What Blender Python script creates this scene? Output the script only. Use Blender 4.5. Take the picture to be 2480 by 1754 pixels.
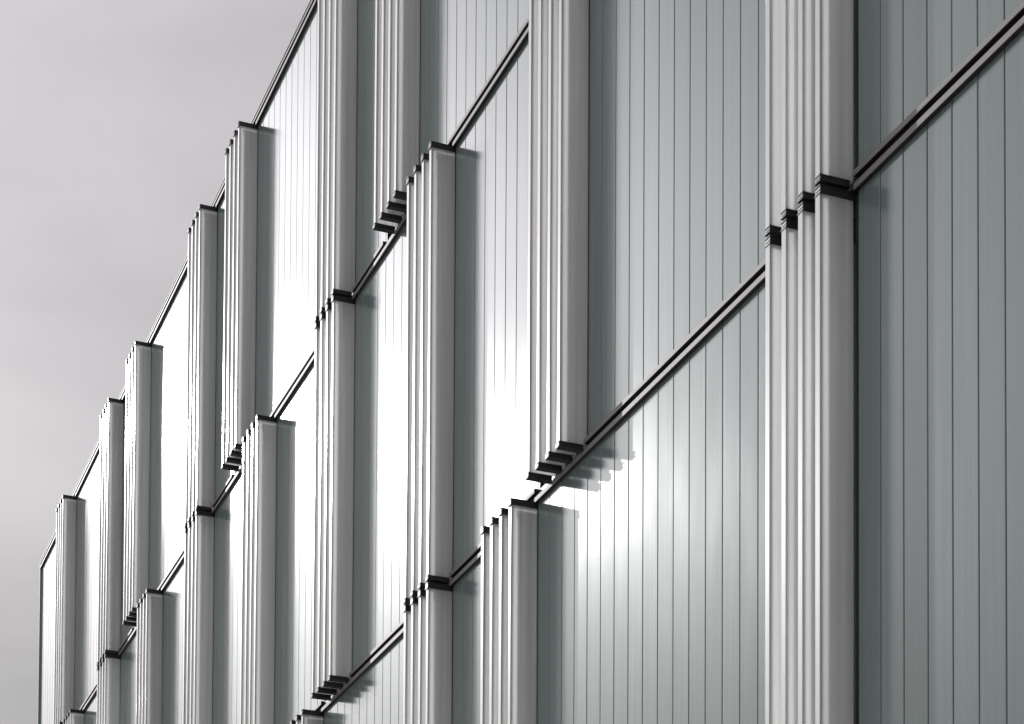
import bpy, bmesh, math, random
from mathutils import Matrix, Vector

for o in list(bpy.data.objects):
    bpy.data.objects.remove(o, do_unlink=True)
scene = bpy.context.scene
col = scene.collection
random.seed(7)

# ------------------------------------------------------------------ camera
EYE = 1.6                       # eye height above the pavement
ZL = 7.492 + EYE                # height of the lower floor rail above ground
W = 0.262                       # module of one channel-glass plank
H = 4.218                       # storey height
cam_d = bpy.data.cameras.new('camera')
cam = bpy.data.objects.new('camera', cam_d)
col.objects.link(cam)
cam_d.sensor_fit = 'HORIZONTAL'
cam_d.sensor_width = 36.0
cam_d.lens = 36.0 * 5231.2 / 2480.0
cam_d.shift_x = 0.0
cam_d.shift_y = (3127.9 - 877.0) / 2480.0     # shift lens: keeps the verticals upright
cam_d.clip_start = 0.1
cam_d.clip_end = 3000.0
r_ = Vector((0.37028399, 0.92890311, 0.00536434))
u_ = Vector((0.03378925, -0.0192398, 0.99924377))
f_ = Vector((-0.92830386, 0.36982272, 0.03851113))
M = Matrix(((r_.x, u_.x, -f_.x, 11.237), (r_.y, u_.y, -f_.y, -6.8685),
            (r_.z, u_.z, -f_.z, EYE), (0, 0, 0, 1)))
cam.matrix_world = M
scene.camera = cam

# ------------------------------------------------------------------ light
SUN = Vector((-3.60, -1.0, 1.63)).normalized()      # towards the sun
elev = math.asin(SUN.z)
sun_d = bpy.data.lights.new('sun', 'SUN')
sun_d.energy = 3.8
sun_d.angle = math.radians(0.55)
sun_d.color = (1.0, 0.99, 0.975)
sun = bpy.data.objects.new('sun', sun_d)
col.objects.link(sun)
sun.rotation_euler = (-SUN).to_track_quat('-Z', 'Y').to_euler()
sun.location = (-20, -20, 40)

EXPO = -1.0                     # exposed for the bright facade
GLOW_A, GLOW_B = 0.64, 5.8
KS = 1.0 / (0.15 * 2 ** EXPO)
world = bpy.data.worlds.new('World')
scene.world = world
world.use_nodes = True
nt = world.node_tree
nt.nodes.clear()
wo = nt.nodes.new('ShaderNodeOutputWorld')
bg = nt.nodes.new('ShaderNodeBackground')
bg.inputs['Strength'].default_value = 0.15
sky = nt.nodes.new('ShaderNodeTexSky')
sky.sky_type = 'NISHITA'
sky.sun_disc = False
sky.sun_elevation = elev
sky.sun_rotation = math.atan2(SUN.x, SUN.y)
tc = nt.nodes.new('ShaderNodeTexCoord')
sep = nt.nodes.new('ShaderNodeSeparateXYZ')
nt.links.new(tc.outputs['Generated'], sep.inputs[0])
hz = nt.nodes.new('ShaderNodeValToRGB')        # high cloud, thicker towards the horizon
hz.color_ramp.interpolation = 'EASE'
e = hz.color_ramp.elements
e[0].position = 0.0;  e[0].color = (0.30, 0.298, 0.298, 1)
e[1].position = 0.50; e[1].color = (0.525, 0.502, 0.525, 1)
m_ = e.new(0.28); m_.color = (0.372, 0.362, 0.364, 1)
m_ = e.new(0.38); m_.color = (0.515, 0.497, 0.508, 1)
nt.links.new(sep.outputs['Z'], hz.inputs[0])
mapn = nt.nodes.new('ShaderNodeMapping')
mapn.inputs['Scale'].default_value = (1.0, 1.0, 2.6)
nt.links.new(tc.outputs['Generated'], mapn.inputs[0])
cn = nt.nodes.new('ShaderNodeTexNoise')
cn.inputs['Scale'].default_value = 4.5
cn.inputs['Detail'].default_value = 5.0
cn.inputs['Roughness'].default_value = 0.5
cn.inputs['Distortion'].default_value = 0.6
nt.links.new(mapn.outputs[0], cn.inputs['Vector'])
cr = nt.nodes.new('ShaderNodeMapRange')
cr.inputs['From Min'].default_value = 0.3
cr.inputs['From Max'].default_value = 0.7
cr.inputs['To Min'].default_value = 0.90 * KS
cr.inputs['To Max'].default_value = 1.11 * KS
nt.links.new(cn.outputs['Fac'], cr.inputs['Value'])
cm = nt.nodes.new('ShaderNodeVectorMath'); cm.operation = 'SCALE'
nt.links.new(hz.outputs[0], cm.inputs[0])
nt.links.new(cr.outputs[0], cm.inputs['Scale'])
# thin cloud scatters sunlight forward: the sky brightens towards the sun
dt = nt.nodes.new('ShaderNodeVectorMath'); dt.operation = 'DOT_PRODUCT'
dt.inputs[1].default_value = SUN
nt.links.new(tc.outputs['Generated'], dt.inputs[0])
glow = None
for amp, pw in ((GLOW_A, 14.0), (GLOW_B, 60.0)):
    a_ = nt.nodes.new('ShaderNodeMath'); a_.operation = 'MAXIMUM'; a_.inputs[1].default_value = 0.0
    nt.links.new(dt.outputs['Value'], a_.inputs[0])
    b_ = nt.nodes.new('ShaderNodeMath'); b_.operation = 'POWER'; b_.inputs[1].default_value = pw
    nt.links.new(a_.outputs[0], b_.inputs[0])
    c_ = nt.nodes.new('ShaderNodeMath'); c_.operation = 'MULTIPLY_ADD'; c_.inputs[1].default_value = amp
    nt.links.new(b_.outputs[0], c_.inputs[0])
    if glow is None: c_.inputs[2].default_value = 1.0
    else: nt.links.new(glow, c_.inputs[2])
    glow = c_.outputs[0]
cm2 = nt.nodes.new('ShaderNodeVectorMath'); cm2.operation = 'SCALE'
nt.links.new(cm.outputs[0], cm2.inputs[0]); nt.links.new(glow, cm2.inputs['Scale'])
cm = cm2
mx = nt.nodes.new('ShaderNodeMix'); mx.data_type = 'RGBA'
mx.inputs['Factor'].default_value = 0.95
nt.links.new(sky.outputs[0], mx.inputs['A'])
nt.links.new(cm.outputs[0], mx.inputs['B'])
nt.links.new(mx.outputs['Result'], bg.inputs['Color'])
nt.links.new(bg.outputs[0], wo.inputs['Surface'])

scene.view_settings.view_transform = 'Standard'
scene.view_settings.look = 'None'
scene.view_settings.exposure = EXPO
scene.view_settings.gamma = 1.0
scene.view_settings.use_curve_mapping = False
scene.render.engine = 'CYCLES'
scene.cycles.max_bounces = 12
scene.cycles.diffuse_bounces = 6
scene.cycles.glossy_bounces = 4
scene.cycles.transmission_bounces = 8
scene.cycles.use_denoising = True
scene.cycles.sample_clamp_indirect = 6.0

# ------------------------------------------------------------------ materials
def mat(name):
    m = bpy.data.materials.new(name)
    m.use_nodes = True
    t = m.node_tree
    t.nodes.clear()
    out = t.nodes.new('ShaderNodeOutputMaterial')
    p = t.nodes.new('ShaderNodeBsdfPrincipled')
    t.links.new(p.outputs[0], out.inputs['Surface'])
    return m, t, p, out

def noise(t, scale, detail=3.0, vec=None, rough=0.5, coord='Object'):
    n = t.nodes.new('ShaderNodeTexNoise')
    n.inputs['Scale'].default_value = scale
    n.inputs['Detail'].default_value = detail
    n.inputs['Roughness'].default_value = rough
    if vec is None:
        c = t.nodes.new('ShaderNodeTexCoord')
        t.links.new(c.outputs[coord], n.inputs['Vector'])
    else:
        t.links.new(vec, n.inputs['Vector'])
    return n

def scaled_pos(t, s):
    c = t.nodes.new('ShaderNodeNewGeometry')
    mp = t.nodes.new('ShaderNodeMapping')
    mp.inputs['Scale'].default_value = s
    t.links.new(c.outputs['Position'], mp.inputs[0])
    return mp.outputs[0]

def rng(t, src, a, b, fa=0.3, fb=0.7):
    m = t.nodes.new('ShaderNodeMapRange')
    m.inputs['From Min'].default_value = fa
    m.inputs['From Max'].default_value = fb
    m.inputs['To Min'].default_value = a
    m.inputs['To Max'].default_value = b
    t.links.new(src, m.inputs['Value'])
    return m.outputs[0]

def mul(t, a, b):
    m = t.nodes.new('ShaderNodeMath'); m.operation = 'MULTIPLY'
    t.links.new(a, m.inputs[0]); t.links.new(b, m.inputs[1])
    return m.outputs[0]

def tint(t, rgb, val):
    c = t.nodes.new('ShaderNodeRGB'); c.outputs[0].default_value = (*rgb, 1)
    v = t.nodes.new('ShaderNodeVectorMath'); v.operation = 'SCALE'
    t.links.new(c.outputs[0], v.inputs[0]); t.links.new(val, v.inputs['Scale'])
    return v.outputs[0]

def bump(t, src, strength, dist):
    b = t.nodes.new('ShaderNodeBump')
    b.inputs['Strength'].default_value = strength
    b.inputs['Distance'].default_value = dist
    t.links.new(src, b.inputs['Height'])
    return b.outputs[0]

def glass_colour(t, rgb):
    """enamelled glass: slight difference from plank to plank, faint rain streaks"""
    oi = t.nodes.new('ShaderNodeObjectInfo')
    a = rng(t, oi.outputs['Random'], 0.92, 1.06, 0, 1)
    st = noise(t, 1.0, 4.0, scaled_pos(t, (22, 22, 0.35)))
    b = rng(t, st.outputs['Fac'], 0.90, 1.05)
    # faint run-off stains on the upper part of each storey, below the rails
    pz = t.nodes.new('ShaderNodeSeparateXYZ')
    ge = t.nodes.new('ShaderNodeNewGeometry')
    t.links.new(ge.outputs['Position'], pz.inputs[0])
    q = t.nodes.new('ShaderNodeMath'); q.operation = 'MULTIPLY_ADD'
    q.inputs[1].default_value = 1 / H; q.inputs[2].default_value = -ZL / H + 4.0
    t.links.new(pz.outputs['Z'], q.inputs[0])
    fr = t.nodes.new('ShaderNodeMath'); fr.operation = 'FRACT'
    t.links.new(q.outputs[0], fr.inputs[0])
    run = rng(t, fr.outputs[0], 0.0, 1.0, 0.72, 0.98)
    s2 = noise(t, 1.0, 5.0, scaled_pos(t, (55, 55, 0.8)))
    s2 = rng(t, s2.outputs['Fac'], 0.0, 0.16, 0.48, 0.72)
    st_ = mul(t, run, s2)
    inv = t.nodes.new('ShaderNodeMath'); inv.operation = 'SUBTRACT'; inv.inputs[0].default_value = 1.0
    t.links.new(st_, inv.inputs[1])
    return tint(t, rgb, mul(t, mul(t, a, b), inv.outputs[0]))

def make_wall_glass():
    m, t, p, out = mat('wall_channel_glass')
    t.links.new(glass_colour(t, (0.235, 0.295, 0.286)), p.inputs['Base Color'])
    p.inputs['IOR'].default_value = 1.85
    p.inputs['Specular Tint'].default_value = (0.955, 1.0, 0.995, 1)
    rn = noise(t, 1.0, 3.0, scaled_pos(t, (5, 5, 1.2)))
    t.links.new(rng(t, rn.outputs['Fac'], 0.108, 0.124), p.inputs['Roughness'])
    g = noise(t, 1.0, 2.0, scaled_pos(t, (300, 300, 300)))
    t.links.new(bump(t, g.outputs['Fac'], 0.07, 0.002), p.inputs['Normal'])
    return m

def make_fin_glass():
    m, t, p, out = mat('fin_channel_glass')
    t.nodes.remove(p)
    df = t.nodes.new('ShaderNodeBsdfDiffuse')
    t.links.new(glass_colour(t, (0.93, 0.935, 0.93)), df.inputs['Color'])
    tr = t.nodes.new('ShaderNodeBsdfTranslucent')
    t.links.new(glass_colour(t, (0.98, 0.985, 0.98)), tr.inputs['Color'])
    mix = t.nodes.new('ShaderNodeMixShader')
    mix.inputs[0].default_value = 0.76
    t.links.new(df.outputs[0], mix.inputs[1])
    t.links.new(tr.outputs[0], mix.inputs[2])
    gl = t.nodes.new('ShaderNodeBsdfGlossy')
    gl.inputs['Roughness'].default_value = 0.19
    fr = t.nodes.new('ShaderNodeFresnel')
    fr.inputs['IOR'].default_value = 1.75
    geo = t.nodes.new('ShaderNodeNewGeometry')       # no inner total reflection
    top = t.nodes.new('ShaderNodeMath'); top.operation = 'SUBTRACT'
    top.inputs[0].default_value = 1.0
    t.links.new(geo.outputs['Backfacing'], top.inputs[1])
    fac = mul(t, fr.outputs[0], top.outputs[0])
    m2 = t.nodes.new('ShaderNodeMixShader')
    t.links.new(fac, m2.inputs[0])
    t.links.new(mix.outputs[0], m2.inputs[1])
    t.links.new(gl.outputs[0], m2.inputs[2])
    t.links.new(m2.outputs[0], out.inputs['Surface'])
    return m

def make_plain(name, rgb, rough, metal=0.0, var=0.08, sc=6.0, bumps=0.0):
    m, t, p, out = mat(name)
    n = noise(t, 1.0, 4.0, scaled_pos(t, (sc, sc, sc)))
    t.links.new(tint(t, rgb, rng(t, n.outputs['Fac'], 1 - var, 1 + var)), p.inputs['Base Color'])
    p.inputs['Roughness'].default_value = rough
    p.inputs['Metallic'].default_value = metal
    if bumps:
        n2 = noise(t, 1.0, 4.0, scaled_pos(t, (sc * 20, sc * 20, sc * 20)))
        t.links.new(bump(t, n2.outputs['Fac'], bumps, 0.004), p.inputs['Normal'])
    return m

MW = make_wall_glass()
MF = make_fin_glass()
MLIT = make_plain('lit_flange_white', (0.84, 0.85, 0.845), 0.2, 0.0, 0.05, 8.0)  # opaque white that puts the light on the fin fronts into their colour
MSEAL = make_plain('sealant', (0.018, 0.036, 0.042), 0.7)
MRAIL = make_plain('anodised_rail', (0.29, 0.27, 0.26), 0.55, 0.0, 0.06, 3.0)
MRAIL.node_tree.nodes['Principled BSDF'].inputs['Specular IOR Level'].default_value = 0.3
MDARK = make_plain('dark_bronze_metal', (0.022, 0.021, 0.021), 0.45, 0.0, 0.10, 9.0)
MTIP = make_plain('mill_aluminium', (0.55, 0.54, 0.52), 0.35, 0.0, 0.06, 12.0)
MBACK = make_plain('backing_board', (0.03, 0.032, 0.034), 0.9)
MROOF = make_plain('roof_membrane', (0.20, 0.20, 0.20), 0.9, 0, 0.15, 2.0)
MCONC = make_plain('concrete', (0.30, 0.295, 0.285), 0.85, 0, 0.15, 1.5, 0.3)
MASPH = make_plain('asphalt', (0.055, 0.055, 0.057), 0.92, 0, 0.25, 3.0, 0.5)
MPAVE = make_plain('bounce_paving', (0.38, 0.375, 0.365), 0.9, 0, 0.15, 2.0, 0.4)  # kept pale to bounce light up onto the fin faces
MPANE, _t, _p, _o = mat('window_pane')
_p.inputs['Base Color'].default_value = (0.012, 0.014, 0.016, 1)
_p.inputs['Roughness'].default_value = 0.06

# ------------------------------------------------------------------ helpers
def obj(name, bm, mats, parent=None, loc=(0, 0, 0)):
    me = bpy.data.meshes.new(name)
    bmesh.ops.recalc_face_normals(bm, faces=bm.faces)
    bm.to_mesh(me)
    bm.free()
    for m in (mats if isinstance(mats, (list, tuple)) else [mats]):
        me.materials.append(m)
    o = bpy.data.objects.new(name, me)
    col.objects.link(o)
    o.location = loc
    o.parent = parent
    return o

def copy(o, parent, loc):
    c = o.copy()
    col.objects.link(c)
    c.parent = parent
    c.location = loc
    return c

def box(bm, x0, x1, y0, y1, z0, z1, mi=0):
    v = [bm.verts.new((x, y, z)) for x in (x0, x1) for y in (y0, y1) for z in (z0, z1)]
    fs = []
    for q in ((0, 1, 3, 2), (4, 6, 7, 5), (0, 4, 5, 1), (2, 3, 7, 6), (0, 2, 6, 4), (1, 5, 7, 3)):
        f = bm.faces.new([v[i] for i in q]); f.material_index = mi; fs.append(f)
    return fs          # order: -x, +x, -y, +y, -z, +z

def prism(bm, pts, z0, z1):
    lo = [bm.verts.new((x, y, z0)) for x, y in pts]
    hi = [bm.verts.new((x, y, z1)) for x, y in pts]
    n = len(pts)
    for i in range(n):
        bm.faces.new((lo[i], lo[(i + 1) % n], hi[(i + 1) % n], hi[i]))
    bm.faces.new(hi); bm.faces.new(list(reversed(lo)))

# ------------------------------------------------------------------ ground
bm = bmesh.new()
box(bm, -600, 600, -600, 600, -0.5, 0.0)
g = obj('ground', bm, MASPH)
g['kind'] = 'structure'; g['label'] = 'dark asphalt ground around the building'
bm = bmesh.new()
box(bm, -70, 60, -34.0, 0.0, 0.0, 0.13)  # out of view, widened as a reflector for the fins
g = obj('bounce_pavement', bm, MPAVE)
g['kind'] = 'structure'; g['label'] = 'unseen stone paved forecourt along the facade, widened and paled to bounce light'
cam.location.z = EYE

# ------------------------------------------------------------------ the building
K0, K1 = -119.3, 30.0           # facade ends, in planks
X0, X1 = K0 * W, K1 * W
DEPTH = 16.0
building = bpy.data.objects.new('office_building', None)
col.objects.link(building)
building['label'] = 'office building clad in pale frosted channel glass with projecting glass fins'
building['category'] = 'building'

bm = bmesh.new()
box(bm, X0 + .02, X1 - .02, 0.17, DEPTH, 0.135, ZL + 2 * H - 0.12)
obj('core_wall', bm, MBACK, building)
bm = bmesh.new()
box(bm, X0 + .02, X1 - .02, 0.05, DEPTH + .02, ZL + 2 * H - 0.118, ZL + 2 * H - 0.02)
obj('roof', bm, MROOF, building)
bm = bmesh.new()
box(bm, X0 - .03, X0 + .018, 0.062, DEPTH + .02, 0.135, ZL + 2 * H - 0.03)
obj('end_wall', bm, MW, building)
bm = bmesh.new()
box(bm, X1 - .018, X1 + .03, 0.062, DEPTH + .02, 0.135, ZL + 2 * H - 0.03)
obj('end_wall', bm, MW, building)
bm = bmesh.new()
box(bm, X0, X1, 0.0, 0.168, 0.135, ZL - H - 0.10)
obj('base_wall', bm, MCONC, building)

LEV = [ZL - H, ZL, ZL + H, ZL + 2 * H]
STOREY = {'C': (LEV[0], LEV[1]), 'B': (LEV[1], LEV[2]), 'A': (LEV[2], LEV[3])}
OPEN = {'A': [-33, -41, -57, -65, -81, -89, -105, -9, -17, 7, 15],
        'B': [-1, -17, -29, -41, -53, -65, -77, -89, -101, 11, 23],
        'C': [-1, -21, -29, -45, -53, -69, -77, -93, -101, 15, 23]}
# planks that the view takes in, per storey (first k, last k)
VIEW = {'A': (-120, -21), 'B': (-108, 5), 'C': (-51, 8)}
SHOWN = {'A': (-105, -33), 'B': (-101, -1), 'C': (-45, -1)}

PZ0, PZ1 = 0.0, H - 0.10        # plank from above its floor rail to behind the next
def plank_profile(w):
    g, c = 0.0050, 0.0038
    return [(g + c, 0), (w - g - c, 0), (w - g, c), (w - g, 0.055), (g, 0.055), (g, c)]

def plank_bm(w=W, z0=-0.02, z1=H - 0.05):
    bm = bmesh.new()
    prism(bm, plank_profile(w), z0, z1)
    bm.normal_update()
    for f in bm.faces:
        f.smooth = False
    return bm

plank0 = None
for s, (za, zb) in STOREY.items():
    opened = set()
    for k in OPEN[s]:
        opened.update(range(k - 4, k))
    rest = bmesh.new()
    seal = bmesh.new()
    k = math.floor(K0)
    run0 = None
    for k in range(math.floor(K0), int(K1) + 1):
        if k in opened or k >= K1:
            if run0 is not None:
                box(seal, max(run0 * W, X0), k * W - .001, 0.011, 0.05, za + .03, zb - .09)
                run0 = None
            continue
        if run0 is None:
            run0 = k
        if k < K0:
            bmx = bmesh.new()
            wid = (math.ceil(K0) - K0) * W
            prism(bmx, [(0.002, 0), (wid - .007, 0), (wid - .0035, .0035), (wid - .0035, .055), (0.002, .055)], -.02, H - .05)
            obj('glass_plank', bmx, MW, building, (X0, 0, za))
            continue
        a, b = VIEW[s]
        if a <= k <= b:
            loc = (k * W, 0, za)
            if plank0 is None:
                plank0 = obj('glass_plank', plank_bm(), MW, building, loc); p = plank0
            else:
                p = copy(plank0, building, loc)
            p.rotation_euler.z = random.uniform(-1, 1) * math.radians(0.10)
        else:
            prism(rest, [(k * W + x, y) for x, y in plank_profile(W)], za - .02, zb - .05)
    o = obj('joint_sealant', seal, MSEAL, building)
    o = obj('further_planks', rest, MW, building)
    o['kind'] = 'stuff'

# ---- floor rails: a strip under each upper storey, a groove, a strip over the lower one
def runs(skip, ka, kb, step=12):
    out = []
    k = ka
    marks = sorted({ka, kb} | {x for x in skip if ka < x < kb} | {x - 4 for x in skip if ka < x - 4 < kb})
    for a, b in zip(marks, marks[1:]):
        if any(x - 4 <= a and b <= x for x in skip):
            continue
        n = max(1, math.ceil((b - a) / step))
        for i in range(n):
            out.append((a + (b - a) * i / n, a + (b - a) * (i + 1) / n))
    return out

def strip(name, ka, kb, z0, z1, y0=-0.035, y1=0.0):
    bm = bmesh.new()
    a, b = ka * W + .0015, kb * W - .0015
    c = .0025
    pts = [(y1, z0), (y1, z1), (y0 + c, z1), (y0, z1 - c), (y0, z0 + c), (y0 + c, z0)]
    lo = [bm.verts.new((a, y, z)) for y, z in pts]
    hi = [bm.verts.new((b, y, z)) for y, z in pts]
    for i in range(6):
        f = bm.faces.new((lo[i], lo[(i + 1) % 6], hi[(i + 1) % 6], hi[i]))
        f.material_index = 0 if i in (2, 3, 4) else 1       # bare face plate; other faces coloured dark for shade under the strips
    for q in (hi, list(reversed(lo))):
        bm.faces.new(q).material_index = 1
    return obj(name, bm, [MRAIL, MDARK], building)

for i, L in enumerate(LEV):
    up = {1: 'B', 2: 'A', 0: 'C'}.get(i)
    dn = {1: 'C', 2: 'B', 3: 'A'}.get(i)
    for a, b in runs(OPEN[up] if up else [], K0, K1):
        strip('upper_rail', a, b, L - .004, L + .036, y1=-.001)
    for a, b in runs(OPEN[dn] if dn else [], K0, K1):
        strip('lower_rail', a, b, L - .092, L - .048, y1=-.001)
    bm = bmesh.new()                        # dark groove between the two strips
    box(bm, X0 + .002, X1, -.004, .16, L - .0475, L - .0045)
    obj('rail_groove', bm, MDARK, building)
# coping on the roof edge
bm = bmesh.new()
box(bm, X0 - .035, X1, -.042, .30, ZL + 2 * H + .0385, ZL + 2 * H + .050)
obj('coping', bm, MRAIL, building)
bm = bmesh.new()
box(bm, X0 - .034, X0 - .001, -.036, .060, 0.135, ZL + 2 * H + .038)
obj('corner_post', bm, MW, building)

# ---- window bays with four glass fins in front
PROJ = 0.25
FIN_SP = 0.83 * W
FLANGE = 0.062
T = 0.007

def fin_bm(h):
    """U-shaped glass: web at x=0 facing +x, flanges turned to -x"""
    bm = bmesh.new()
    yo, yi = -PROJ, -0.008
    r = 0.006
    pts = []
    for i in range(4):                      # outer front corner
        a = math.radians(-90 + 30 * i)
        pts.append((-r + r * math.cos(a), yo + r + r * math.sin(a)))
    for i in range(4):                      # outer back corner
        a = math.radians(30 * i)
        pts.append((-r + r * math.cos(a), yi - r + r * math.sin(a)))
    pts += [(-FLANGE, yi), (-FLANGE, yi - T), (-T, yi - T), (-T, yo + T)]
    q = T / 2
    for i in range(5):                      # polished round edge of the front flange
        a = math.radians(90 + 45 * i)
        pts.append((-FLANGE + q + q * math.cos(a), yo + q + q * math.sin(a)))
    prism(bm, pts, 0, h)
    bm.normal_update()
    for f in bm.faces:
        f.smooth = abs(f.normal.z) < .5 and f.calc_area() < .006 * h
        c = f.calc_center_median()
        if abs(f.normal.z) < .5 and c.y < yo + T + .0005 and c.x < -.004:
            f.material_index = 1                 # front flange whitened to look brightly lit
    return bm

def shoe_bm(h, back):
    bm = bmesh.new()
    x0, x1 = -FLANGE - .004, .004
    yo = -PROJ - .004
    lip = .007
    box(bm, x0, x1, yo, back, 0, lip)
    box(bm, x0, x1, yo, back, h - lip, h)
    fs = box(bm, x0 + .004, x1 - .004, yo + .005, back - .001, lip, h - lip)
    fs[2].material_index = 1
    fs = box(bm, x0 + .008, x1 - .008, yo + .001, yo + .004, h / 2 - .004, h / 2 + .004)
    for f in fs: f.material_index = 1
    return bm

SH_B, SH_T, SLIT = 0.044, 0.056, 0.001
TOP = 0.080                     # top of the upper shoe below the floor line
FIN_H = (H - TOP - SH_T - SLIT) - (-.012)
P_fin = P_sb = P_st = P_br = None
for s, (za, zb) in STOREY.items():
    for k in OPEN[s]:
        a, b = SHOWN[s]
        if not (a <= k <= b):
            pass
        # the bay itself: dark reveal and recessed pane
        bm = bmesh.new()
        xl, xr = (k - 4) * W, k * W
        z0, z1 = za - .009, zb - .0955
        box(bm, xl + .0, xl + .035, .003, .168, z0, z1)
        box(bm, xr - .035, xr, .003, .168, z0, z1)
        box(bm, xl + .036, xr - .036, .003, .168, z0, z0 + .03)
        box(bm, xl + .036, xr - .036, .003, .168, z1 - .03, z1)
        bay = obj('fin_window', bm, MDARK, building)
        bm = bmesh.new()
        box(bm, xl + .036, xr - .036, .11, .13, z0 + .031, z1 - .031)
        obj('window_pane', bm, MPANE, bay)
        for i in range(4):
            x = k * W - (.034 if k == -1 else .004) - i * FIN_SP + random.uniform(-.0025, .0025)
            lf, lb, lt, lk = (x, 0 if k == -1 else .0065, za - .012), (x, 0, za - .012 - SH_B), (x, 0, zb - TOP - SH_T), (x - .03, 0, zb - TOP - SH_T)
            if P_fin is None:
                P_fin = obj('glass_fin', fin_bm(FIN_H), [MF, MLIT], bay, lf)
                P_sb = obj('lower_shoe', shoe_bm(SH_B, -.037), [MDARK, MTIP], bay, lb)
                P_st = obj('upper_shoe', shoe_bm(SH_T, -.008), [MDARK, MTIP], bay, lt)
                bm = bmesh.new(); box(bm, -.022, .026, -.0075, .002, .004, SH_T - .004)
                P_br = obj('bracket', bm, MDARK, bay, lk)
            else:
                copy(P_fin, bay, lf); copy(P_sb, bay, lb); copy(P_st, bay, lt); copy(P_br, bay, lk)
